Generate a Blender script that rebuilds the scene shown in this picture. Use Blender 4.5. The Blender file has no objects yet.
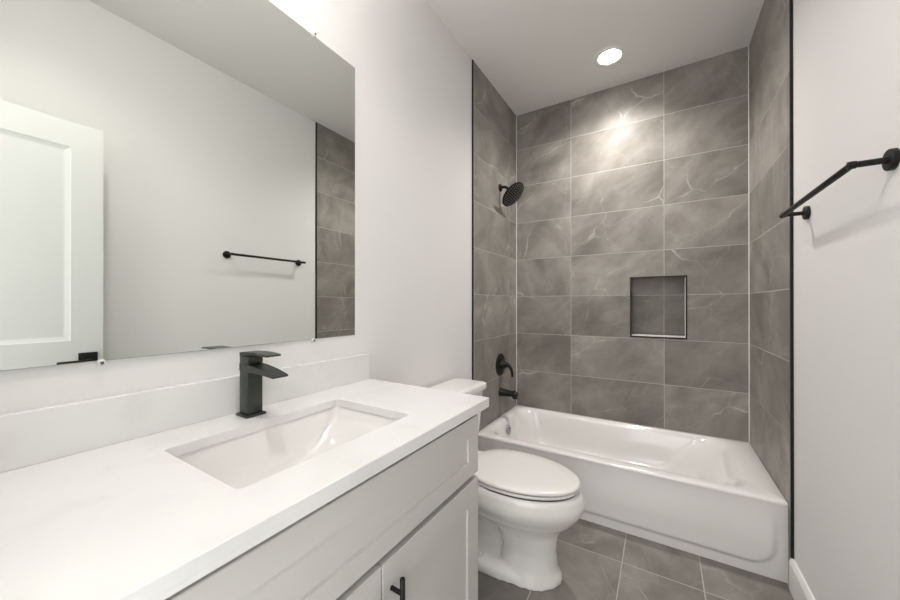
import bpy, bmesh, math, random
from mathutils import Vector, Matrix
random.seed(7)
C = bpy.context.scene.collection
sc = bpy.context.scene

# ------------------------------------------------------------------ camera
PX, CX, CY = 344.63, 447.57, 303.27
cam_d = bpy.data.cameras.new('camera')
cam = bpy.data.objects.new('camera', cam_d)
C.objects.link(cam)
cam_d.sensor_fit = 'HORIZONTAL'
cam_d.sensor_width = 36
cam_d.lens = PX * 36 / 900
cam_d.shift_x = (450 - CX) / 900
cam_d.shift_y = (CY - 300) / 900
cam_d.clip_start = 0.01
cam.location = (1.0441, 0, 1.1885)
cam.rotation_euler = (math.radians(90.1162), 0, math.radians(31.8163))
sc.camera = cam

# ------------------------------------------------------------------ world and exposure
w = bpy.data.worlds.new('world')
sc.world = w
w.use_nodes = True
w.node_tree.nodes['Background'].inputs[0].default_value = (1.0, 0.985, 0.965, 1)
w.node_tree.nodes['Background'].inputs[1].default_value = 1.75
sc.view_settings.view_transform = 'Standard'
sc.view_settings.look = 'None'
sc.view_settings.gamma = 1
sc.view_settings.use_curve_mapping = False
sc.view_settings.exposure = 0.68
VANITY_W, DOWN_W, ROOM_W = 1.25, 14.0, 5.5

# ------------------------------------------------------------------ room numbers
W, D, H = 1.509, 2.775, 2.774
YN = -0.17            # inner face of the near wall
YT = 1.990            # where the tiled alcove starts
TK = 0.006            # tile thickness proud of the painted wall

YR = 1.975            # right edge of the tiling
# ------------------------------------------------------------------ materials
def mat(name, col, rough=0.5, metal=0.0, spec=0.5, coat=0.0, noise=0.0, nscale=8.0, bump=0.0, bscale=300.0):
    m = bpy.data.materials.new(name); m.use_nodes = True
    nt = m.node_tree; b = nt.nodes['Principled BSDF']
    b.inputs['Roughness'].default_value = rough
    b.inputs['Metallic'].default_value = metal
    b.inputs['Specular IOR Level'].default_value = spec
    b.inputs['Coat Weight'].default_value = coat
    b.inputs['Coat Roughness'].default_value = 0.05
    b.inputs['Base Color'].default_value = (*col, 1)
    tc = nt.nodes.new('ShaderNodeTexCoord')
    if noise:
        n = nt.nodes.new('ShaderNodeTexNoise'); n.inputs['Scale'].default_value = nscale; n.inputs['Detail'].default_value = 4
        nt.links.new(tc.outputs['Object'], n.inputs['Vector'])
        mx = nt.nodes.new('ShaderNodeMix'); mx.data_type = 'RGBA'
        mx.inputs[6].default_value = (*[c * (1 - noise) for c in col], 1)
        mx.inputs[7].default_value = (*[min(1, c * (1 + noise)) for c in col], 1)
        nt.links.new(n.outputs['Fac'], mx.inputs[0]); nt.links.new(mx.outputs[2], b.inputs['Base Color'])
    if bump:
        n2 = nt.nodes.new('ShaderNodeTexNoise'); n2.inputs['Scale'].default_value = bscale; n2.inputs['Detail'].default_value = 2
        nt.links.new(tc.outputs['Object'], n2.inputs['Vector'])
        bp = nt.nodes.new('ShaderNodeBump'); bp.inputs['Strength'].default_value = bump; bp.inputs['Distance'].default_value = 0.001
        nt.links.new(n2.outputs['Fac'], bp.inputs['Height']); nt.links.new(bp.outputs[0], b.inputs['Normal'])
    return m

M = dict(
    wall=mat('wall_paint', (0.80, 0.795, 0.79), 0.6, spec=0.3, noise=0.01, nscale=3, bump=0.15),
    ceiling=mat('ceiling_paint', (0.80, 0.785, 0.77), 0.8, spec=0.2, noise=0.01, nscale=3, bump=0.15),
    trimw=mat('trim_paint', (0.84, 0.84, 0.83), 0.35, noise=0.01),
    cab=mat('cabinet_paint', (0.62, 0.608, 0.59), 0.38, noise=0.01, nscale=5),
    door=mat('door_paint', (0.66, 0.67, 0.66), 0.4, noise=0.01),
    black=mat('matte_black_metal', (0.007, 0.007, 0.0065), 0.42, metal=0.0, spec=0.35, noise=0.15, nscale=60),
    faucet=mat('brushed_black_metal', (0.055, 0.062, 0.057), 0.36, metal=0.6, spec=0.5, noise=0.15, nscale=60),
    nozzle=mat('grey_nozzle_rubber', (0.45, 0.45, 0.44), 0.5),
    porcelain=mat('porcelain', (0.82, 0.81, 0.795), 0.12, coat=0.5, noise=0.005, nscale=4),
    seat=mat('seat_plastic', (0.80, 0.785, 0.77), 0.22, coat=0.2, noise=0.005),
    enamel=mat('tub_enamel', (0.84, 0.83, 0.82), 0.14, coat=0.5, noise=0.005, nscale=4),
    chrome=mat('chrome', (0.42, 0.42, 0.42), 0.18, metal=1.0, noise=0.02),
    grey=mat('grey_edge', (0.10, 0.10, 0.10), 0.6),
    clip=mat('clear_clip_plastic', (0.75, 0.75, 0.74), 0.2, noise=0.05),
    glass_edge=mat('mirror_edge', (0.45, 0.50, 0.47), 0.2, noise=0.05),
    gap=mat('dark_gap_filler', (0.10, 0.10, 0.10), 0.7),
)

def quartz():
    m = mat('white_quartz', (0.87, 0.87, 0.865), 0.2, coat=0.2)
    nt = m.node_tree; b = nt.nodes['Principled BSDF']
    tc = nt.nodes.new('ShaderNodeTexCoord')
    n = nt.nodes.new('ShaderNodeTexNoise'); n.inputs['Scale'].default_value = 5; n.inputs['Detail'].default_value = 5; n.inputs['Distortion'].default_value = 1.2
    nt.links.new(tc.outputs['Object'], n.inputs['Vector'])
    r = nt.nodes.new('ShaderNodeValToRGB')
    e = r.color_ramp.elements
    e[0].position = 0.30; e[0].color = (0.80, 0.80, 0.795, 1)
    e[1].position = 0.66; e[1].color = (0.74, 0.74, 0.735, 1)
    x = e.new(0.5); x.color = (0.79, 0.79, 0.785, 1)
    nt.links.new(n.outputs['Fac'], r.inputs[0]); nt.links.new(r.outputs[0], b.inputs['Base Color'])
    return m
M['quartz'] = quartz()

def mirror_mat():
    m = bpy.data.materials.new('mirror_silvering'); m.use_nodes = True
    b = m.node_tree.nodes['Principled BSDF']
    b.inputs['Metallic'].default_value = 1; b.inputs['Roughness'].default_value = 0.0
    b.inputs['Base Color'].default_value = (0.86, 0.89, 0.86, 1)
    return m
M['mirror'] = mirror_mat()

def tile_mat(name, au, av, u0, du, v0, dv, seed, grout_w=0.0021, rough=0.44, dark=1.0):
    """stone look porcelain in a stacked grid: au, av name the two axes of the surface"""
    m = bpy.data.materials.new(name); m.use_nodes = True
    nt = m.node_tree; b = nt.nodes['Principled BSDF']; L = nt.links.new
    def N(t, **k):
        n = nt.nodes.new(t)
        for a, v in k.items(): setattr(n, a, v)
        return n
    def mth(op, a, c=None, d=None):
        n = N('ShaderNodeMath', operation=op)
        for i, v in enumerate((a, c, d)):
            if v is None: continue
            if isinstance(v, (int, float)): n.inputs[i].default_value = v
            else: L(v, n.inputs[i])
        return n.outputs[0]
    tc = N('ShaderNodeTexCoord'); sp = N('ShaderNodeSeparateXYZ'); L(tc.outputs['Object'], sp.inputs[0])
    u = mth('DIVIDE', mth('SUBTRACT', sp.outputs[au], u0), du)
    v = mth('DIVIDE', mth('SUBTRACT', sp.outputs[av], v0), dv)
    cu, cv = mth('FLOOR', u), mth('FLOOR', v)
    fu, fv = mth('SUBTRACT', u, cu), mth('SUBTRACT', v, cv)
    eu = mth('MULTIPLY', mth('MINIMUM', fu, mth('SUBTRACT', 1.0, fu)), du)
    ev = mth('MULTIPLY', mth('MINIMUM', fv, mth('SUBTRACT', 1.0, fv)), dv)
    e = mth('MINIMUM', eu, ev)
    grout = mth('LESS_THAN', e, grout_w)
    cid = N('ShaderNodeCombineXYZ'); L(cu, cid.inputs[0]); L(cv, cid.inputs[1]); cid.inputs[2].default_value = seed
    wn = N('ShaderNodeTexWhiteNoise', noise_dimensions='3D'); L(cid.outputs[0], wn.inputs['Vector'])
    ws = N('ShaderNodeSeparateColor'); L(wn.outputs['Color'], ws.inputs[0])
    # coordinates in the tile plane, turned and shifted tile by tile
    uv = N('ShaderNodeCombineXYZ'); L(sp.outputs[au], uv.inputs[0]); L(sp.outputs[av], uv.inputs[1]); L(mth('MULTIPLY', ws.outputs[0], 9.0), uv.inputs[2])
    off = N('ShaderNodeVectorMath', operation='MULTIPLY_ADD')
    L(wn.outputs['Color'], off.inputs[0]); off.inputs[1].default_value = (7, 7, 7); L(uv.outputs[0], off.inputs[2])
    rot = N('ShaderNodeVectorRotate', rotation_type='Z_AXIS'); L(off.outputs[0], rot.inputs['Vector'])
    L(mth('MULTIPLY_ADD', mth('GREATER_THAN', ws.outputs[1], 0.75), -1.1, -0.62), rot.inputs['Angle'])
    st = N('ShaderNodeVectorMath', operation='MULTIPLY'); L(rot.outputs[0], st.inputs[0]); st.inputs[1].default_value = (1.0, 1.5, 1.0)
    def noise(scale, det, dist, rgh=0.5):
        n = N('ShaderNodeTexNoise'); n.inputs['Scale'].default_value = scale; n.inputs['Detail'].default_value = det
        n.inputs['Distortion'].default_value = dist; n.inputs['Roughness'].default_value = rgh
        L(st.outputs[0], n.inputs['Vector']); return n.outputs['Fac']
    cloud = noise(2.8, 7, 0.35, 0.6)
    r = N('ShaderNodeValToRGB'); el = r.color_ramp.elements
    k = dark
    el[0].position = 0.30; el[0].color = (0.176 * k, 0.163 * k, 0.148 * k, 1)
    el[1].position = 0.72; el[1].color = (0.375 * k, 0.350 * k, 0.324 * k, 1)
    x = el.new(0.5); x.color = (0.260 * k, 0.243 * k, 0.222 * k, 1)
    L(cloud, r.inputs[0])
    def ridge(scale, width, dist, det=3.0):
        a = mth('ABSOLUTE', mth('SUBTRACT', noise(scale, det, dist, 0.45), 0.5))
        mr = N('ShaderNodeMapRange'); L(a, mr.inputs[0]); mr.inputs[1].default_value = 0; mr.inputs[2].default_value = width
        mr.inputs[3].default_value = 1; mr.inputs[4].default_value = 0
        return mr.outputs[0]
    mask = N('ShaderNodeMapRange'); L(noise(3.1, 2, 0.2), mask.inputs[0])
    mask.inputs[1].default_value = 0.54; mask.inputs[2].default_value = 0.72
    wob = N('ShaderNodeTexNoise'); wob.inputs['Scale'].default_value = 3.0; wob.inputs['Detail'].default_value = 5; L(st.outputs[0], wob.inputs['Vector'])
    wv = N('ShaderNodeVectorMath', operation='MULTIPLY_ADD'); L(wob.outputs['Color'], wv.inputs[0]); wv.inputs[1].default_value = (0.30, 0.30, 0.30); L(st.outputs[0], wv.inputs[2])
    vo_ = N('ShaderNodeTexVoronoi', feature='DISTANCE_TO_EDGE'); vo_.inputs['Scale'].default_value = 2.1; L(wv.outputs[0], vo_.inputs['Vector'])
    ve = N('ShaderNodeMapRange'); L(vo_.outputs['Distance'], ve.inputs[0]); ve.inputs[1].default_value = 0; ve.inputs[2].default_value = 0.022; ve.inputs[3].default_value = 1; ve.inputs[4].default_value = 0
    v0_ = mth('MULTIPLY', mth('POWER', ve.outputs[0], 1.5), mth('MULTIPLY_ADD', mask.outputs[0], 0.75, 0.10))
    v1 = mth('MULTIPLY', mth('MULTIPLY', ridge(0.8, 0.007, 0.1, 2.0), mask.outputs[0]), 0.9)
    v2 = mth('MULTIPLY', mth('MULTIPLY', ridge(1.0, 0.045, 0.2, 3.0), mask.outputs[0]), 0.30)
    v3 = mth('MULTIPLY', mth('POWER', ridge(0.55, 0.005, 0.1, 3.0), 1.5), 0.22)
    vein = mth('MINIMUM', mth('ADD', v0_, v2), 1.0)
    m1 = N('ShaderNodeMix', data_type='RGBA'); L(vein, m1.inputs[0]); L(r.outputs[0], m1.inputs[6]); m1.inputs[7].default_value = (0.62 * k, 0.59 * k, 0.55 * k, 1)
    tone = mth('MULTIPLY_ADD', ws.outputs[2], 0.20, 0.90)
    m2 = N('ShaderNodeVectorMath', operation='SCALE'); L(m1.outputs[2], m2.inputs[0]); L(tone, m2.inputs['Scale'])
    m3 = N('ShaderNodeMix', data_type='RGBA'); L(grout, m3.inputs[0]); L(m2.outputs[0], m3.inputs[6]); m3.inputs[7].default_value = (0.46, 0.44, 0.41, 1)
    L(m3.outputs[2], b.inputs['Base Color'])
    L(mth('MULTIPLY_ADD', grout, 0.5, rough), b.inputs['Roughness'])
    b.inputs['Specular IOR Level'].default_value = 0.3
    hgt = N('ShaderNodeMapRange'); L(e, hgt.inputs[0]); hgt.inputs[1].default_value = grout_w * 0.6; hgt.inputs[2].default_value = grout_w * 1.6
    bp = N('ShaderNodeBump'); bp.inputs['Strength'].default_value = 0.5; bp.inputs['Distance'].default_value = 0.001
    L(hgt.outputs[0], bp.inputs['Height']); L(bp.outputs[0], b.inputs['Normal'])
    return m
R0, DV = 2.478, 0.3065
M['tile_back'] = tile_mat('stone_tile_back', 0, 2, 0.449, 0.611, R0, DV, 3.0)
M['tile_left'] = tile_mat('stone_tile_left', 1, 2, 2.615, 0.611, R0, DV, 11.0)
M['tile_right'] = tile_mat('stone_tile_right', 1, 2, 1.90, 3.0, R0, DV, 23.0)
M['tile_floor'] = tile_mat('stone_tile_floor', 0, 1, 0.889, 0.305, 1.772, 0.61, 31.0, rough=0.40, dark=0.78)
M['tile_niche'] = M['tile_back']

def emis(name, col, s):
    m = bpy.data.materials.new(name); m.use_nodes = True
    b = m.node_tree.nodes['Principled BSDF']
    b.inputs['Base Color'].default_value = (0.8, 0.8, 0.8, 1)
    b.inputs['Emission Color'].default_value = (*col, 1); b.inputs['Emission Strength'].default_value = s
    return m
WARM = (1.0, 0.955, 0.905)
M['lens'] = emis('lit_lens', (1.0, 0.96, 0.92), 25)
M['shade'] = emis('lit_shade', WARM, 4)

# ------------------------------------------------------------------ mesh helpers
def box(bm, x0, x1, y0, y1, z0, z1, bev=0.0, seg=2):
    r = bmesh.ops.create_cube(bm, size=1.0)
    vs = r['verts']
    for v in vs:
        v.co = Vector((x0 + (v.co.x + .5) * (x1 - x0), y0 + (v.co.y + .5) * (y1 - y0), z0 + (v.co.z + .5) * (z1 - z0)))
    if bev:
        es = list({e for v in vs for e in v.link_edges})
        bmesh.ops.bevel(bm, geom=es, offset=bev, segments=seg, profile=0.5, affect='EDGES', clamp_overlap=True)
    return bm
def loft(bm, rings, cap0=True, cap1=True, closed=True):
    vr = [[bm.verts.new(p) for p in r] for r in rings]
    n = len(rings[0])
    for a, b in zip(vr, vr[1:]):
        for i in range(n if closed else n - 1):
            j = (i + 1) % n
            bm.faces.new((a[i], a[j], b[j], b[i]))
    if cap0: bm.faces.new(list(reversed(vr[0])))
    if cap1: bm.faces.new(vr[-1])
    return vr
def tube(bm, pts, rad, n=20, ends=True):
    """swept round bar; rad a number or one per point"""
    pts = [Vector(p) for p in pts]
    rs = rad if isinstance(rad, (list, tuple)) else [rad] * len(pts)
    rings = []; up = None
    for i, p in enumerate(pts):
        t = (pts[min(i + 1, len(pts) - 1)] - pts[max(i - 1, 0)]).normalized()
        if up is None:
            up = Vector((0, 0, 1)) if abs(t.z) < .9 else Vector((0, 1, 0))
        s = t.cross(up).normalized(); up = s.cross(t).normalized()
        rings.append([p + (s * math.cos(2 * math.pi * k / n) + up * math.sin(2 * math.pi * k / n)) * rs[i] for k in range(n)])
    loft(bm, rings, ends, ends)
    return bm
def lathe(bm, prof, origin, axis, n=40, cap=True):
    """prof: (radius, distance along the axis)"""
    a = Vector(axis).normalized(); o = Vector(origin)
    s = a.orthogonal().normalized(); t = a.cross(s)
    rings = [[o + a * h + (s * math.cos(2 * math.pi * k / n) + t * math.sin(2 * math.pi * k / n)) * max(r, 1e-5) for k in range(n)] for r, h in prof]
    loft(bm, rings, cap, cap)
    return bm
def finish(name, bm, m, parent=None, smooth=True, angle=35, loc=None):
    bmesh.ops.recalc_face_normals(bm, faces=bm.faces)
    me = bpy.data.meshes.new(name)
    if parent is not None:
        bm.transform(Matrix.Translation(-world_loc(parent)))
    elif loc is not None:
        bm.transform(Matrix.Translation(-Vector(loc)))
    bm.to_mesh(me); bm.free()
    if smooth:
        me.polygons.foreach_set('use_smooth', [True] * len(me.polygons))
        me.set_sharp_from_angle(angle=math.radians(angle))
    me.materials.append(m)
    o = bpy.data.objects.new(name, me); C.objects.link(o)
    if parent is not None: o.parent = parent
    elif loc is not None: o.location = loc
    return o
def world_loc(o):
    v = Vector((0, 0, 0))
    while o is not None:
        v += Vector(o.location); o = o.parent
    return v
def thing(name, label, cat, loc, group=None):
    o = bpy.data.objects.new(name, None); C.objects.link(o); o.location = loc
    o.empty_display_size = 0.1
    o['label'] = label; o['category'] = cat
    if group: o['group'] = group
    return o
def tag(o, label, cat):
    o['label'] = label; o['category'] = cat; return o
def struct(name, bm, m, parent=None, smooth=False):
    o = finish(name, bm, m, parent, smooth)
    if parent is None: o['kind'] = 'structure'
    return o
nb = bmesh.new
def rrect(x0, x1, y0, y1, r, n=6):
    pts = []
    for cx, cy, a0 in ((x1 - r, y1 - r, 0), (x0 + r, y1 - r, 90), (x0 + r, y0 + r, 180), (x1 - r, y0 + r, 270)):
        for k in range(n + 1):
            a = math.radians(a0 + 90 * k / n); pts.append((cx + r * math.cos(a), cy + r * math.sin(a)))
    return pts
def rr3(z, *a, **k): return [Vector((x, y, z)) for x, y in rrect(*a, **k)]

# ================================================================== THE ROOM
bm = nb(); box(bm, -0.12, W + 0.12, YN - 0.14, D + 0.14, -0.12, 0); struct('floor', bm, M['tile_floor'])
LX, LY, LR = 0.764, 2.42, 0.067
# ceiling with a round hole for the recessed light
bm = nb()
n = 48
ring = [Vector((LX + LR * math.cos(2 * math.pi * k / n), LY + LR * math.sin(2 * math.pi * k / n), H)) for k in range(n)]
X0, X1, Y0, Y1 = -0.12, W + 0.12, YN - 0.14, D + 0.14
outer = []
for k in range(n):
    a = 2 * math.pi * k / n; c, s = math.cos(a), math.sin(a)
    t = min([(X1 - LX) / c if c > 1e-6 else 1e9, (X0 - LX) / c if c < -1e-6 else 1e9, (Y1 - LY) / s if s > 1e-6 else 1e9, (Y0 - LY) / s if s < -1e-6 else 1e9])
    outer.append(Vector((LX + c * t, LY + s * t, H)))
vo = [bm.verts.new(p) for p in outer]; vi = [bm.verts.new(p) for p in ring]
corners = {}
for cx_, cy_ in ((X0, Y0), (X1, Y0), (X1, Y1), (X0, Y1)): corners[(cx_, cy_)] = bm.verts.new((cx_, cy_, H))
for k in range(n):
    j = (k + 1) % n; a, b = outer[k], outer[j]; f = [vo[k]]
    for (cx_, cy_), cv in corners.items():
        onx = abs(a.x - cx_) < 1e-4 or abs(b.x - cx_) < 1e-4; ony = abs(a.y - cy_) < 1e-4 or abs(b.y - cy_) < 1e-4
        samex = abs(a.x - b.x) < 1e-4; samey = abs(a.y - b.y) < 1e-4
        if onx and ony and not samex and not samey: f.append(cv)
    f += [vo[j], vi[j], vi[k]]; bm.faces.new(f)
r2 = bmesh.ops.extrude_face_region(bm, geom=bm.faces[:])
for g in r2['geom']:
    if isinstance(g, bmesh.types.BMVert): g.co.z += 0.12
struct('ceiling', bm, M['ceiling'])

bm = nb(); box(bm, -0.12, 0, YN - 0.14, D + 0.14, 0, H); struct('wall_left', bm, M['wall'])
bm = nb(); box(bm, W, W + 0.12, YN - 0.14, D + 0.14, 0, H); struct('wall_right', bm, M['wall'])
# near wall with the doorway the camera stands in
DX0, DX1, DZ = 0.60, 1.345, 2.05
bm = nb(); box(bm, 0, DX0, YN - 0.12, YN, 0, H); box(bm, DX1, W, YN - 0.12, YN, 0, H); box(bm, DX0, DX1, YN - 0.12, YN, DZ, H)
struct('wall_front', bm, M['wall'])
bm = nb()
box(bm, DX0 - 0.06, DX0 - 0.0, YN, YN + 0.015, 0, DZ + 0.06, 0.003); box(bm, DX0, DX1, YN, YN + 0.015, DZ, DZ + 0.06, 0.003)
box(bm, DX1 + 0.012, DX1 + 0.072, YN, YN + 0.015, 0, DZ + 0.06, 0.003)
struct('trim_4', bm, M['trimw'])
# shower tiling
bm = nb(); box(bm, 0, TK, YT, D, 0, H); struct('wall_shower_left', bm, M['tile_left'])
bm = nb(); box(bm, W - TK, W, YR, D, 0, H); struct('wall_shower_right', bm, M['tile_right'])
# back wall with the niche
NX0, NX1, NZ0, NZ1, ND = 0.862, 1.181, 0.962, 1.371, 0.14
bm = nb()
xs = [-0.12, NX0, NX1, W + 0.12]; zs = [0, NZ0, NZ1, H]
g = {(i, k): bm.verts.new((xs[i], D, zs[k])) for i in range(4) for k in range(4)}
for i in range(3):
    for k in range(3):
        if (i, k) != (1, 1): bm.faces.new((g[i, k], g[i + 1, k], g[i + 1, k + 1], g[i, k + 1]))
q = [bm.verts.new((x, D + ND, z)) for x, z in ((NX0, NZ0), (NX1, NZ0), (NX1, NZ1), (NX0, NZ1))]
rim = [g[1, 1], g[2, 1], g[2, 2], g[1, 2]]
for i in range(4):
    j = (i + 1) % 4; bm.faces.new((rim[i], rim[j], q[j], q[i]))
bm.faces.new(q)
struct('wall_back', bm, M['tile_back'])
# black metal edge strips
bm = nb(); box(bm, 0, TK + 0.003, YT - 0.009, YT, 0.0, H, 0.001); struct('trim_1', bm, M['black'])
bm = nb(); box(bm, W - TK - 0.004, W, YR - 0.010, YR, 0.135, H, 0.001); struct('trim_2', bm, M['black'])
bm = nb(); f = 0.008
for a in ((NX0 - f, NX1 + f, NZ1, NZ1 + f), (NX0 - f, NX1 + f, NZ0 - f, NZ0), (NX0 - f, NX0, NZ0, NZ1), (NX1, NX1 + f, NZ0, NZ1)):
    box(bm, a[0], a[1], D - 0.004, D + 0.010, a[2], a[3], 0.0008)
struct('trim_3', bm, M['black'])
# pale stone sill and edge bead inside the niche
bm = nb(); box(bm, NX0, NX1, D + 0.0102, D + ND - 0.0005, NZ0 + 0.0002, NZ0 + 0.005, 0.001); box(bm, NX1 - 0.004, NX1 - 0.0002, D + 0.0102, D + 0.016, NZ0 + 0.005, NZ1)
struct('trim_6', bm, M['trimw'])
# white caulk lines in the corners
bm = nb()
box(bm, TK, TK + 0.004, D - 0.004, D, 0.341, H); box(bm, W - TK - 0.004, W - TK, D - 0.004, D, 0.341, H)
struct('trim_5', bm, M['trimw'])
# baseboards
def baseboard(name, x0, x1, y0, y1, side):
    bm = nb()
    t, h = 0.014, 0.135
    prof = [(0, 0), (t, 0), (t, h - 0.02), (t * 0.55, h - 0.004), (t * 0.35, h), (0, h)]
    if side == 'x+': rings = [[Vector((x0 + a, y, b)) for a, b in prof] for y in (y0, y1)]
    else: rings = [[Vector((x0 - a, y, b)) for a, b in prof] for y in (y0, y1)]
    loft(bm, rings); return struct(name, bm, M['trimw'])
baseboard('baseboard_left', 0, 0, 1.03, YT - 0.01, 'x+')
baseboard('baseboard_right', W, 0, YN + 0.02, YR, 'x-')

# the door, standing open along the right wall, seen in the mirror
DFX = 1.317
def door_leaf():
    bm = nb()
    y0, y1, z0, z1, x0, x1 = YN + 0.01, 0.570, 0.012, 2.041, DFX, DFX + 0.035
    ys = [y0, y0 + 0.105, y1 - 0.110, y1]; zs = [z0, 0.20, 0.80, 1.016, 1.924, z1]
    for fx, sgn in ((x0, 1), (x1, -1)):
        gg = {(i, k): bm.verts.new((fx, ys[i], zs[k])) for i in range(4) for k in range(6)}
        for i in range(3):
            for k in range(5):
                f4 = (gg[i, k], gg[i + 1, k], gg[i + 1, k + 1], gg[i, k + 1])
                if i == 1 and k in (1, 3):
                    prev = f4
                    for ins, dep in ((0.004, 0.003), (0.018, 0.009), (0.024, 0.010)):
                        cur = []
                        for idx, (sy, sz) in enumerate(((1, 1), (-1, 1), (-1, -1), (1, -1))):
                            b0 = f4[idx].co
                            cur.append(bm.verts.new((fx + sgn * dep, b0.y + sy * ins, b0.z + sz * ins)))
                        for a in range(4):
                            b = (a + 1) % 4; bm.faces.new((prev[a], prev[b], cur[b], cur[a]))
                        prev = cur
                    bm.faces.new(prev)
                else: bm.faces.new(f4)
        if sgn == 1: ga = gg
        else: gc = gg
    for k in range(5):
        for i in (0, 3): bm.faces.new((ga[i, k], ga[i, k + 1], gc[i, k + 1], gc[i, k]))
    for i in range(3):
        for k in (0, 5): bm.faces.new((ga[i, k], ga[i + 1, k], gc[i + 1, k], gc[i, k]))
    return bm
door = struct('door_1', door_leaf(), M['door'])
bm = nb()
box(bm, DFX - 0.009, DFX, 0.484, 0.550, 0.888, 0.956, 0.002)
tube(bm, [(DFX - 0.005, 0.517, 0.918), (DFX - 0.05, 0.517, 0.918)], 0.010)
box(bm, DFX - 0.060, DFX - 0.046, 0.406, 0.528, 0.909, 0.927, 0.003)
finish('door_handle', bm, M['black'], door)
bm = nb(); box(bm, DFX + 0.006, DFX + 0.029, 0.5695, 0.572, 0.89, 0.95, 0.0008); finish('latch_plate', bm, M['black'], door)

# ================================================================== VANITY
CT, CTB, CF, CE, CS = 0.880, 0.8495, 0.560, 1.041, 0.022      # top, underside, front, right end, left end
FX, CY0, CY1 = 0.530, 0.045, 1.021                           # cabinet front face and ends
cab = thing('vanity_cabinet', 'white shaker vanity cabinet under the quartz countertop, next to the toilet', 'vanity cabinet', (0.27, 0.53, 0))
bm = nb()
BX = FX - 0.020
box(bm, 0.001, BX, CY0, CY0 + 0.018, 0.10, CTB); box(bm, 0.001, BX, CY1 - 0.018, CY1, 0.0, CTB, 0.001)
box(bm, 0.001, 0.02, CY0 + 0.018, CY1 - 0.018, 0.10, CTB); box(bm, 0.02, BX, CY0 + 0.018, CY1 - 0.018, 0.10, 0.118)
box(bm, BX - 0.018, BX, 0.54, 0.58, 0.118, 0.60)
box(bm, BX - 0.018, BX, CY0 + 0.018, CY0 + 0.06, 0.118, 0.80)
finish('cabinet_body', bm, M['cab'], cab, smooth=False)
bm = nb(); box(bm, BX - 0.075, BX - 0.060, CY0 + 0.018, CY1 - 0.018, 0.0, 0.10); finish('toe_kick', bm, M['cab'], cab, smooth=False)
def shaker(y0, y1, z0, z1, sl, sr, rt, rb):
    """front with a recessed flat panel"""
    bm = nb(); x0, x1, dep = BX + 0.0005, FX, 0.007
    o = [(y0, z0), (y1, z0), (y1, z1), (y0, z1)]
    i_ = [(y0 + sl, z0 + rb), (y1 - sr, z0 + rb), (y1 - sr, z1 - rt), (y0 + sl, z1 - rt)]
    e_ = 0.0015
    o2 = [(y0 + e_, z0 + e_), (y1 - e_, z0 + e_), (y1 - e_, z1 - e_), (y0 + e_, z1 - e_)]
    i2 = [(i_[0][0] + e_, i_[0][1] + e_), (i_[1][0] - e_, i_[1][1] + e_), (i_[2][0] - e_, i_[2][1] - e_), (i_[3][0] + e_, i_[3][1] - e_)]
    rings = [[Vector((x, y, z)) for y, z in s] for x, s in ((x0, o), (x1 - e_, o), (x1, o2), (x1, i_), (x1 - dep, i2))]
    loft(bm, rings); return bm
finish('drawer_front', shaker(0.105, CY1 - 0.001, 0.638, 0.823, 0.060, 0.064, 0.059, 0.049), M['cab'], cab, smooth=False)
def pull(door_o, y):
    bm = nb()
    tube(bm, [(FX + 0.032, y, 0.464), (FX + 0.032, y, 0.466), (FX + 0.032, y, 0.592), (FX + 0.032, y, 0.594)], [0.0050, 0.006, 0.006, 0.0050], 20)
    for z in (0.484, 0.560): tube(bm, [(FX - 0.001, y, z), (FX + 0.031, y, z)], 0.005, 16)
    o = finish('door_pull', bm, M['black'], door_o); o.location.z -= 0.006
    o['label'] = 'black bar pull'
dR = finish('cabinet_door', shaker(0.5615, CY1 - 0.001, 0.105, 0.621, 0.065, 0.069, 0.075, 0.075), M['cab'], cab, smooth=False); pull(dR, 0.590)
dL = finish('cabinet_door', shaker(0.105, 0.5585, 0.105, 0.621, 0.065, 0.065, 0.075, 0.075), M['cab'], cab, smooth=False); pull(dL, 0.528)
for c_ in dL.children: c_.location.z -= 0.014
bm = nb(); box(bm, BX + 0.0005, FX - 0.001, CY0, 0.102, 0.105, 0.823, 0.001); finish('filler_strip', bm, M['cab'], cab, smooth=False)

# countertop with the sink cut-out
SX0, SX1, SY0, SY1 = 0.149, 0.449, 0.302, 0.763
top = thing('countertop', 'white quartz countertop with a low backsplash along the wall', 'countertop', (0.27, 0.53, CTB))
SLAB = 0.022
bm = nb()
def slab(bm):
    n = 6
    inner = rrect(SX0, SX1, SY0, SY1, 0.012, n)
    outer_ = [(CF, CE), (0.0005, CE), (0.0005, CS), (CF, CS)]
    per = n + 1
    e = 0.002
    def ring(z, ins=0.0, iz=0.0): return [bm.verts.new((x, y, z)) for x, y in inner]
    oc = [(CF, CE), (0.0005, CE), (0.0005, CS), (CF, CS)]
    oct_ = [(CF - e, CE - e), (0.0005, CE - e), (0.0005, CS), (CF - e, CS)]
    it, ib = ring(CT), ring(CT - SLAB)
    # soften the inner lip
    ot = [bm.verts.new((x, y, CT)) for x, y in oct_]; om = [bm.verts.new((x, y, CT - e)) for x, y in oc]
    ob = [bm.verts.new((x, y, CT - SLAB)) for x, y in oc]
    N_ = len(inner)
    for (iv, ov) in ((it, ot), (ib, ob)):
        for c in range(4):
            for k in range(n):
                i = c * per + k; bm.faces.new((iv[i], iv[i + 1], ov[c]))
            i = c * per + n; j = (i + 1) % N_; bm.faces.new((iv[i], iv[j], ov[(c + 1) % 4], ov[c]))
    for i in range(N_):
        j = (i + 1) % N_; bm.faces.new((it[i], it[j], ib[j], ib[i]))
    for a, b in ((ot, om), (om, ob)):
        for c in range(4):
            d = (c + 1) % 4; bm.faces.new((a[c], a[d], b[d], b[c]))
slab(bm)
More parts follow.
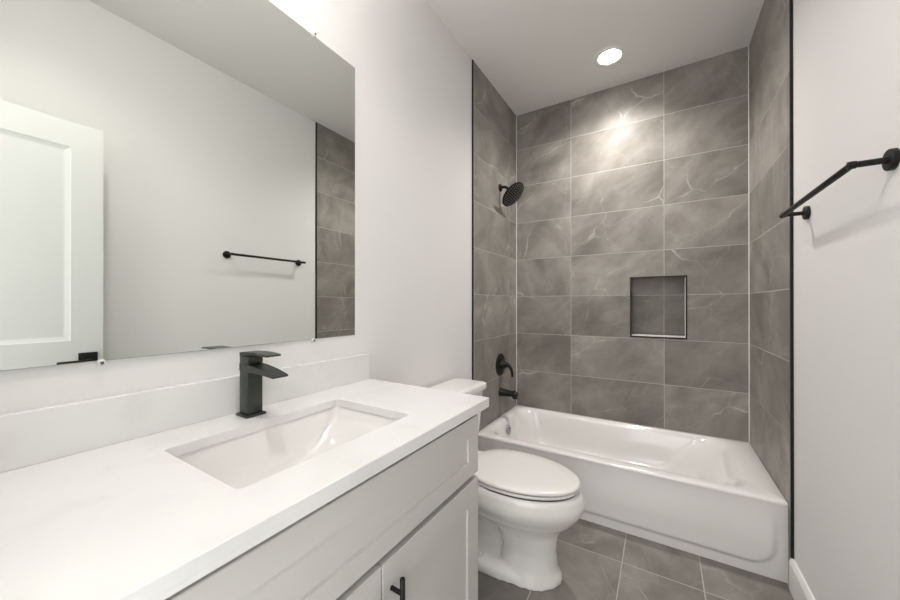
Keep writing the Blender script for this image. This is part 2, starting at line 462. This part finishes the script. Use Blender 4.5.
# built-up front and right edges
box(bm, CF - 0.024, CF, CS, CE, CTB, CT - SLAB - 0.0001); box(bm, 0.0005, CF - 0.0245, CE - 0.021, CE, CTB, CT - SLAB - 0.0001)
finish('counter_slab', bm, M['quartz'], top, smooth=False)
bm = nb(); box(bm, 0.0005, 0.021, CS, CE - 0.002, CT, 0.984, 0.0015); finish('backsplash', bm, M['quartz'], top, smooth=False)

# undermount basin
bm = nb()
def basin(off):
    rings = []
    prof = [  # z, left(y0) inset, right(y1) inset, x inset, radius
        (CT - SLAB - 0.0005, -0.004, -0.004, -0.004, 0.020), (0.835, 0.000, 0.006, 0.001, 0.022), (0.815, 0.004, 0.022, 0.005, 0.030),
        (0.79, 0.010, 0.050, 0.010, 0.036), (0.765, 0.018, 0.085, 0.018, 0.045), (0.745, 0.032, 0.130, 0.030, 0.050), (0.737, 0.060, 0.175, 0.055, 0.050), (0.733, 0.12, 0.21, 0.10, 0.035)]
    for z, a, b, c, r in prof:
        rings.append(rr3(z, SX0 + c, SX1 - c, SY0 + a, SY1 - b, r, n=6))
    return rings
ri = basin(0)
ro = [[Vector((p.x, p.y, p.z)) for p in rg] for rg in ri]
cxs, cys = (SX0 + SX1) / 2, (SY0 + SY1) / 2
def grow(rg, d, dz=0):
    out = []
    for p in rg:
        v = Vector((p.x - cxs, p.y - cys, 0)); s = Vector((math.copysign(d, v.x), math.copysign(d, v.y), 0)); out.append(p + s + Vector((0, 0, -dz)))
    return out
outs = [grow(ri[0], 0.02)] + [grow(rg, 0.012, 0.010) for rg in ri[1:]]
loft(bm, list(reversed(outs)) + ri, True, True)
sink = finish('bathroom_sink', bm, M['porcelain'], None, True, 50, loc=(cxs, cys, 0.735))
tag(sink, 'rectangular white undermount basin sunk into the quartz countertop', 'sink')
bm = nb(); lathe(bm, [(0.0, 0.0), (0.021, 0.0), (0.023, 0.002), (0.019, 0.004), (0.0, 0.003)], (cxs, 0.50, 0.7335), (0, 0, 1)); finish('drain', bm, M['faucet'], sink)

# faucet
FY0, FY1 = 0.508, 0.549; FYM = (FY0 + FY1) / 2
fau = thing('bathroom_faucet', 'black square waterfall faucet standing behind the sink', 'faucet', (0.071, FYM, CT))
bm = nb(); box(bm, 0.043, 0.099, FY0 - 0.007, FY1 + 0.007, CT + 0.0004, CT + 0.007, 0.0015); finish('base_plate', bm, M['faucet'], fau)
bm = nb(); box(bm, 0.050, 0.093, FY0, FY1, CT + 0.007, 1.006, 0.002); finish('body', bm, M['faucet'], fau)
bm = nb()
ns = 14; rings = []
for k in range(ns + 1):
    t = k / ns; x = 0.050 + t * 0.160
    zt = 1.0245 - 0.021 * t ** 2.0; th = 0.0205 * (1 - t) ** 0.85 + 0.005
    if k <= 3: th = zt - 1.004
    y0, y1 = FY0 - 0.0005, FY1 + 0.0005
    # an open trough: raised sides
    rings.append([Vector((x, y0, zt - th)), Vector((x, y1, zt - th)), Vector((x, y1, zt)), Vector((x, y1 - 0.002, zt)), Vector((x, y1 - 0.003, zt - 0.001)), Vector((x, y0 + 0.003, zt - 0.001)), Vector((x, y0 + 0.002, zt)), Vector((x, y0, zt))])
loft(bm, rings); finish('spout', bm, M['faucet'], fau)
bm = nb(); box(bm, 0.058, 0.086, FY0 + 0.006, FY1 - 0.006, 1.020, 1.028, 0.001); finish('neck', bm, M['faucet'], fau)
bm = nb(); box(bm, 0.050, 0.094, FY0, FY1, 1.024, 1.046, 0.0015)
rings = []
for k in range(13):
    t = k / 12; x = 0.050 + t * 0.129; zt = 1.0545 + 0.005 * math.sin(t * 2.2) - 0.004 * t * t; th = 0.0095 - 0.005 * t
    rings.append([Vector((x, FY0, zt - th)), Vector((x, FY1, zt - th)), Vector((x, FY1, zt)), Vector((x, FY0, zt))])
loft(bm, rings); finish('lever', bm, M['faucet'], fau)

# mirror
MY0, MY1, MZ0, MZ1 = 0.080, 0.976, 1.0645, 2.134
mir = thing('wall_mirror', 'large frameless wall mirror above the vanity backsplash', 'mirror', (0, 0.53, MZ0))
bm = nb(); box(bm, 0.0, 0.0030, MY0, MY1, MZ0, MZ1); finish('mirror_backing', bm, M['glass_edge'], mir, smooth=False)
bm = nb(); v = [bm.verts.new(p) for p in ((0.0036, MY0 + 0.0015, MZ0 + 0.0015), (0.0036, MY1 - 0.0015, MZ0 + 0.0015), (0.0036, MY1 - 0.0015, MZ1 - 0.0015), (0.0036, MY0 + 0.0015, MZ1 - 0.0015))]
v2 = [bm.verts.new((0.0031, p.co.y, p.co.z)) for p in v]
bm.faces.new(v); bm.faces.new(v2[::-1])
for i in range(4): bm.faces.new((v[i], v2[i], v2[(i + 1) % 4], v[(i + 1) % 4]))
finish('mirror_glass', bm, M['mirror'], mir, smooth=False)
for y, z, s in ((0.783, MZ1, 1), (0.779, MZ0, -1), (0.240, MZ0, -1), (0.240, MZ1, 1)):
    bm = nb()
    lathe(bm, [(0.0, 0.0), (0.007, 0.0), (0.007, 0.008), (0.006, 0.010), (0.0, 0.010)], (0.0, y, z + s * 0.003), (1, 0, 0), 24)
    c = finish('mirror_clip', bm, M['clip'], mir)
    bm = nb(); lathe(bm, [(0.0, 0.0), (0.0035, 0.0), (0.003, 0.002), (0.0, 0.0025)], (0.0101, y, z + s * 0.004), (1, 0, 0), 16)
    finish('screw', bm, M['grey'], c)

mir.rotation_euler[2] = math.radians(0.42); mir.location.x += 0.003   # the glass hangs a hair out of true
# vanity light over the mirror, above the frame of the photograph
vl = thing('vanity_light', 'black wall lamp bar with three lit glass shades above the mirror', 'wall lamp', (0, 0.53, 2.40))
bm = nb(); box(bm, 0.0, 0.022, 0.33, 0.73, 2.37, 2.43, 0.003); finish('back_plate', bm, M['black'], vl)
for y in (0.32, 0.53, 0.74):
    bm = nb(); tube(bm, [(0.02, y, 2.40) if 0.33 < y < 0.73 else (0.011, min(max(y, 0.34), 0.72), 2.40), (0.09, y, 2.40), (0.10, y, 2.41)], 0.007); a = finish('arm', bm, M['black'], vl)
    bm = nb(); lathe(bm, [(0.02, 0), (0.045, 0.01), (0.05, 0.06), (0.05, 0.12), (0.046, 0.12), (0.04, 0.02), (0.0, 0.012)], (0.10, y, 2.405), (0, 0, 1), 32); finish('glass_shade', bm, M['shade'], a)
    ld = bpy.data.lights.new('vanity_bulb', 'POINT'); ld.energy = VANITY_W; ld.color = WARM; ld.shadow_soft_size = 0.05
    lo = bpy.data.objects.new('vanity_bulb', ld); C.objects.link(lo); lo.parent = vl; lo.location = Vector((0.10, y, 2.56)) - Vector(vl.location)

# recessed shower light
cl = thing('recessed_ceiling_light', 'round white recessed ceiling light, lit, above the bathtub', 'ceiling light', (LX, LY, H))
bm = nb(); lathe(bm, [(0.066, 0.0), (0.098, 0.0), (0.097, -0.003), (0.092, -0.005), (0.070, -0.006), (0.064, -0.002), (0.061, 0.018), (0.0655, 0.018), (0.0655, 0.0)], (LX, LY, H), (0, 0, 1), 56, False)
finish('trim_ring', bm, M['trimw'], cl)
bm = nb(); lathe(bm, [(0.0, 0.002), (0.0605, 0.002), (0.0605, 0.008), (0.0, 0.008)], (LX, LY, H), (0, 0, 1), 56); finish('lens', bm, M['lens'], cl)
def spot(name, parent, x, y, z, watt, size, blend, soft=0.05, col=WARM):
    ld = bpy.data.lights.new(name, 'SPOT'); ld.energy = watt; ld.spot_size = math.radians(size); ld.spot_blend = blend
    ld.shadow_soft_size = soft; ld.color = col
    lo = bpy.data.objects.new(name, ld); C.objects.link(lo); lo.parent = parent; lo.location = Vector((x, y, z)) - world_loc(parent)
spot('shower_bulb', cl, LX, LY, H - 0.012, DOWN_W * 4, 140, 1.0, 0.05)
# second recessed light over the room, outside the photograph
RX, RY = 0.60, 0.32
rl = thing('recessed_ceiling_light', 'round white recessed ceiling light, lit, above the open floor by the vanity', 'ceiling light', (RX, RY, H))
bm = nb(); lathe(bm, [(0.0, -0.001), (0.095, -0.001), (0.095, -0.004), (0.07, -0.006), (0.062, -0.003), (0.0, -0.003)], (RX, RY, H), (0, 0, 1), 56); finish('trim_ring', bm, M['trimw'], rl)
bm = nb(); lathe(bm, [(0.0, -0.0035), (0.061, -0.0035), (0.061, -0.0045), (0.0, -0.0045)], (RX, RY, H), (0, 0, 1), 56); finish('lens', bm, M['lens'], rl)
spot('room_bulb', rl, RX, RY, H - 0.02, ROOM_W * 4, 150, 0.6, 0.06)

# ================================================================== BATHTUB
TZ, TY0 = 0.341, 2.012
x0, x1, y0, y1 = TK + 0.001, W - TK - 0.001, TY0, D - 0.001
tub = thing('bathtub', 'white alcove bathtub with a panelled apron between the tiled walls', 'bathtub', (W / 2, 2.39, 0))
bm = nb()
N4 = 10
def tr(z, a, b, c, d, r): return rr3(z, x0 + a, x1 - b, y0 + c, y1 - d, r, n=N4)
rings = [tr(TZ - 0.012, 0.0, 0.0, 0.0, 0.0, 0.004), tr(TZ - 0.004, 0.0, 0.0, 0.002, 0.0, 0.005), tr(TZ, 0.004, 0.004, 0.010, 0.004, 0.008),
         tr(TZ, 0.040, 0.080, 0.055, 0.030, 0.10), tr(TZ - 0.0015, 0.045, 0.092, 0.060, 0.034, 0.11), tr(TZ - 0.005, 0.051, 0.108, 0.066, 0.039, 0.12), tr(TZ - 0.014, 0.058, 0.128, 0.073, 0.046, 0.135),
         tr(TZ - 0.030, 0.065, 0.150, 0.080, 0.053, 0.15), tr(TZ - 0.06, 0.072, 0.178, 0.087, 0.061, 0.165), tr(TZ - 0.12, 0.082, 0.222, 0.098, 0.075, 0.18), tr(TZ - 0.18, 0.092, 0.262, 0.108, 0.086, 0.18), tr(TZ - 0.22, 0.103, 0.296, 0.120, 0.099, 0.175),
         tr(TZ - 0.25, 0.120, 0.330, 0.138, 0.118, 0.165), tr(TZ - 0.268, 0.148, 0.365, 0.166, 0.146, 0.15), tr(TZ - 0.276, 0.185, 0.40, 0.20, 0.18, 0.12), tr(TZ - 0.279, 0.23, 0.45, 0.24, 0.22, 0.09)]
loft(bm, rings, False, True)
finish('basin', bm, M['enamel'], tub, True, 60)
# apron
bm = nb()
nx, nz = 150, 60
def sm(a, b, t):
    t = max(0, min(1, (t - a) / (b - a))); return t * t * (3 - 2 * t)
ax0, ax1 = x0, x1
def apron_y(x, z):
    # raised panel with rounded lower corners, its side edges fading upwards
    L_, R_, B_ = x0 + 0.045, x1 - 0.045, 0.052
    rc = 0.085
    dx = max(L_ + rc - x, x - (R_ - rc), 0); dz = max(B_ + rc - z, 0)
    d = math.hypot(dx, dz) - rc
    depth = 0.020
    fade = 1 - sm(0.14, 0.30, z)
    sd = sm(-0.012, 0.012, d)
    wide = sm(-0.05, 0.05, max(L_ - x, x - R_))
    y = sd * depth * fade
    return TY0 - 0.014 * fade * (1 - sd) - 0.003 * sd * fade + 0.002 * (1 - sm(TZ - 0.03, TZ - 0.01, z)) 
grid = [[bm.verts.new((ax0 + (ax1 - ax0) * i / nx, apron_y(ax0 + (ax1 - ax0) * i / nx, (TZ - 0.012) * k / nz), (TZ - 0.012) * k / nz)) for i in range(nx + 1)] for k in range(nz + 1)]
for k in range(nz):
    for i in range(nx): bm.faces.new((grid[k][i], grid[k][i + 1], grid[k + 1][i + 1], grid[k + 1][i]))
# give the apron its sheet thickness
back = [bm.verts.new((v.co.x, TY0 + 0.03, v.co.z)) for v in (grid[0][0], grid[0][nx], grid[nz][nx], grid[nz][0])]
bm.faces.new(back)
bm.faces.new([*grid[0], back[1], back[0]]); bm.faces.new([*reversed(grid[nz]), back[3], back[2]])
bm.faces.new([back[0], back[3], *[grid[k][0] for k in range(nz, -1, -1)]]); bm.faces.new([back[2], back[1], *[grid[k][nx] for k in range(nz + 1)]])
finish('apron', bm, M['enamel'], tub, True, 50)
bm = nb(); lathe(bm, [(0.0, 0.0), (0.036, 0.0), (0.037, 0.004), (0.034, 0.009), (0.020, 0.010), (0.018, 0.013), (0.0, 0.014)], (x0 + 0.079, 2.392, 0.262), (1, 0, 0.12), 36)
o = finish('overflow_plate', bm, M['chrome'], tub); o['label'] = 'chrome overflow plate'
bm = nb(); box(bm, x0 + 0.091, x0 + 0.095, 2.387, 2.397, 0.256, 0.285, 0.001); finish('trip_lever', bm, M['chrome'], o)
bm = nb(); lathe(bm, [(0.0, 0.0), (0.034, 0.0), (0.035, 0.003), (0.028, 0.005), (0.0, 0.004)], (x0 + 0.30, 2.39, TZ - 0.2785), (0, 0, 1), 32); finish('drain', bm, M['chrome'], tub)

# ================================================================== SHOWER FITTINGS
SY = 2.425
sh = thing('rain_shower', 'round black rain shower head on a bent arm high on the left tiled wall', 'shower head', (TK, SY, 2.068))
bm = nb(); lathe(bm, [(0.0, 0), (0.029, 0), (0.029, 0.005), (0.024, 0.011), (0.014, 0.013), (0.0, 0.013)], (TK, SY, 2.068), (1, 0, 0), 32); finish('wall_flange', bm, M['black'], sh)
bm = nb()
pts = [(0.012, 2.068), (0.03, 2.069), (0.046, 2.067), (0.060, 2.060), (0.073, 2.048), (0.086, 2.032), (0.093, 2.022)]
tube(bm, [(x, SY, z) for x, z in pts], 0.0105, 20); finish('shower_arm', bm, M['black'], sh)
nrm = Vector((0.72, -0.10, -0.69)).normalized(); hc = Vector((0.112, SY + 0.002, 1.999))
bm = nb(); lathe(bm, [(0.0, -0.034), (0.013, -0.032), (0.017, -0.022), (0.026, -0.014), (0.095, -0.009), (0.1, -0.005), (0.1, 0.0), (0.096, 0.002), (0.0, 0.002)], hc, nrm, 56)
hd = finish('spray_head', bm, M['black'], sh)
bm = nb(); s_ = nrm.orthogonal().normalized(); t_ = nrm.cross(s_)
for ring_r, cnt in ((0.018, 6), (0.036, 12), (0.054, 18), (0.072, 24), (0.087, 30)):
    for k in range(cnt):
        a = 2 * math.pi * k / cnt; c_ = hc + (s_ * math.cos(a) + t_ * math.sin(a)) * ring_r
        lathe(bm, [(0.0024, 0.0015), (0.002, 0.0045), (0.0, 0.005)], c_, nrm, 8)
o = finish('spray_nozzles', bm, M['nozzle'], hd); o['kind'] = 'stuff'

va = thing('shower_valve', 'round black shower valve plate with a curved lever on the left tiled wall', 'shower valve', (TK, 2.428, 0.73))
bm = nb(); lathe(bm, [(0.0, 0), (0.083, 0), (0.084, 0.004), (0.078, 0.010), (0.05, 0.014), (0.034, 0.018), (0.030, 0.030), (0.026, 0.048), (0.0, 0.050)], (TK, 2.428, 0.73), (1, 0, 0), 56); finish('valve_plate', bm, M['black'], va)
bm = nb(); tube(bm, [(0.045, 2.428, 0.738), (0.062, 2.430, 0.735), (0.080, 2.432, 0.722), (0.093, 2.434, 0.700), (0.100, 2.436, 0.672), (0.101, 2.437, 0.645)], [0.019, 0.016, 0.013, 0.011, 0.0095, 0.008], 20); finish('lever', bm, M['black'], va)

sp = thing('tub_spout', 'black bathtub spout on the tiled wall below the shower valve', 'tub spout', (TK, 2.428, 0.52))
bm = nb()
tube(bm, [(TK, 2.428, 0.522), (TK + 0.010, 2.428, 0.522), (TK + 0.014, 2.428, 0.522), (0.10, 2.428, 0.521), (0.115, 2.428, 0.519), (0.135, 2.428, 0.516), (0.142, 2.428, 0.515)], [0.031, 0.031, 0.029, 0.022, 0.024, 0.024, 0.020], 28)
tube(bm, [(0.124, 2.428, 0.515), (0.124, 2.428, 0.488)], 0.018, 20)
finish('spout_body', bm, M['black'], sp)
bm = nb(); lathe(bm, [(0.004, 0), (0.004, 0.006), (0.006, 0.007), (0.006, 0.011), (0.0, 0.012)], (0.122, 2.428, 0.538), (0, 0, 1), 16); finish('diverter_knob', bm, M['black'], sp)

# ================================================================== TOWEL BAR
tb = thing('towel_bar', 'matte black round towel bar mounted on the white right wall', 'towel bar', (W, 1.50, 1.53))
BZ = 1.528; bx = W - 0.069
bm = nb(); tube(bm, [(bx, 1.231, BZ), (bx, 1.233, BZ), (bx, 1.812, BZ), (bx, 1.814, BZ)], [0.0075, 0.0085, 0.0085, 0.0075], 20); finish('bar', bm, M['black'], tb)
for y in (1.238, 1.795):
    bm = nb(); lathe(bm, [(0.0, 0), (0.025, 0), (0.025, 0.010), (0.023, 0.012), (0.0085, 0.012), (0.0075, 0.020), (0.0075, 0.060), (0.0092, 0.062), (0.0092, 0.076), (0.0, 0.078)], (W, y, BZ), (-1, 0, 0), 36); finish('post', bm, M['black'], tb)

# ================================================================== TOILET
TYC = 1.508
to = thing('toilet', 'white two-piece toilet with the lid closed between vanity and bathtub', 'toilet', (0.40, TYC, 0))
def egg(z, xb, xf, hw, sq=3.0, n=48, back=0.45):
    """elongated outline: half ellipse to the front, squarer at the back"""
    xm = xb + (xf - xb) * back; pts = []
    for k in range(n):
        a = 2 * math.pi * k / n; c, s = math.cos(a), math.sin(a)
        if c >= 0: x = xm + (xf - xm) * c; y = hw * s
        else:
            e = 2.0 / sq
            x = xm + (xm - xb) * -abs(c) ** e; y = hw * math.copysign(abs(s) ** e, s)
            # blend so the widest point stays smooth
            y = math.copysign(min(abs(y), hw), y)
        pts.append(Vector((x, TYC + y, z)))
    return pts
bm = nb()
# rim and bowl down into the front column
loft(bm, [egg(0.402, 0.21, 0.735, 0.172), egg(0.398, 0.205, 0.752, 0.180), egg(0.385, 0.20, 0.766, 0.189), egg(0.345, 0.20, 0.775, 0.192), egg(0.325, 0.205, 0.771, 0.189),
          egg(0.300, 0.22, 0.756, 0.178), egg(0.265, 0.25, 0.728, 0.155), egg(0.240, 0.29, 0.700, 0.130), egg(0.218, 0.34, 0.681, 0.109), egg(0.195, 0.39, 0.668, 0.097), egg(0.165, 0.42, 0.661, 0.094),
          egg(0.12, 0.43, 0.658, 0.094), egg(0.06, 0.42, 0.664, 0.102), egg(0.0, 0.40, 0.682, 0.122)])
# foot plinth
loft(bm, [egg(z, 0.10, xf, hw) for z, xf, hw in ((0.0, 0.686, 0.138), (0.030, 0.682, 0.134), (0.044, 0.670, 0.124), (0.052, 0.64, 0.10))])
# trapway web and rear block under the tank
loft(bm, [egg(z, a, b, hw) for z, a, b, hw in ((0.02, 0.12, 0.50, 0.075), (0.12, 0.13, 0.50, 0.062), (0.22, 0.13, 0.50, 0.065), (0.30, 0.06, 0.45, 0.095), (0.345, 0.03, 0.40, 0.115), (0.395, 0.025, 0.40, 0.12), (0.402, 0.04, 0.38, 0.11))])
tube(bm, [(0.46, TYC, 0.10), (0.40, TYC, 0.19), (0.34, TYC, 0.235), (0.27, TYC, 0.22), (0.22, TYC, 0.15), (0.20, TYC, 0.03)], [0.050, 0.060, 0.068, 0.072, 0.072, 0.072], 24)
bowl = finish('bowl', bm, M['porcelain'], to, True, 180)
md = bowl.modifiers.new('remesh', 'REMESH'); md.mode = 'VOXEL'; md.voxel_size = 0.006; md.use_smooth_shade = True
sm_ = bowl.modifiers.new('smooth', 'SMOOTH'); sm_.factor = 0.8; sm_.iterations = 6
# seat ring and lid
def slab_egg(z0, z1, xb, xf, hw, e=0.006, crown=0.0, back=0.42):
    return [egg(z0, xb + e * .5, xf - e * .5, hw - e * .5, sq=2.3, back=back), egg(z0 + e * .4, xb, xf, hw, sq=2.3, back=back), egg(z1 - e, xb, xf, hw, sq=2.3, back=back), egg(z1 - e * .3, xb + e * .4, xf - e * .4, hw - e * .4, sq=2.3, back=back),
            egg(z1, xb + e, xf - e * 1.3, hw - e * 1.3, sq=2.3, back=back), egg(z1 + crown, xb + 0.05, xf - 0.07, hw - 0.06, sq=2.3, back=back)]
bm = nb(); loft(bm, slab_egg(0.4065, 0.4190, 0.262, 0.752, 0.184, 0.006)); finish('seat', bm, M['seat'], to, True, 60)
bm = nb(); loft(bm, slab_egg(0.4225, 0.439, 0.256, 0.757, 0.187, 0.008, 0.003)); finish('seat_lid', bm, M['seat'], to, True, 60)
bm = nb(); box(bm, 0.225, 0.262, TYC - 0.10, TYC + 0.10, 0.402, 0.430, 0.006, 3); finish('hinge_block', bm, M['seat'], to)
bm = nb(); loft(bm, [egg(z, 0.275, 0.745, 0.178, sq=2.3, back=0.42) for z in (0.399, 0.4245)]); finish('seat_gap_shade', bm, M['grey'], to, True, 60)  # dark grey inset, paints the shade in the gaps under seat and lid
# tank
bm = nb()
loft(bm, [rr3(z, 0.022 + a, 0.205 - b, TYC - hw, TYC + hw, 0.028, n=6) for z, a, b, hw in ((0.402, 0.02, 0.03, 0.165), (0.42, 0.01, 0.015, 0.186), (0.50, 0.004, 0.004, 0.198), (0.71, 0.0, -0.008, 0.220), (0.722, 0.0, -0.008, 0.220))])
finish('tank', bm, M['porcelain'], to, True, 50)
bm = nb()
loft(bm, [rr3(z, 0.015 + a, 0.230 - a, TYC - 0.235 + a, TYC + 0.235 - a, 0.034, n=8) for z, a in ((0.722, 0.006), (0.725, 0.002), (0.732, 0.0), (0.749, 0.0), (0.756, 0.003), (0.760, 0.010), (0.762, 0.03))])
finish('tank_lid', bm, M['porcelain'], to, True, 50)
for s in (-1, 1):
    bm = nb(); lathe(bm, [(0.013, 0), (0.013, 0.012), (0.009, 0.019), (0.0, 0.021)], (0.345, TYC + s * 0.098, 0.047), (0, 0, 1), 24); finish('bolt_cap', bm, M['porcelain'], to)
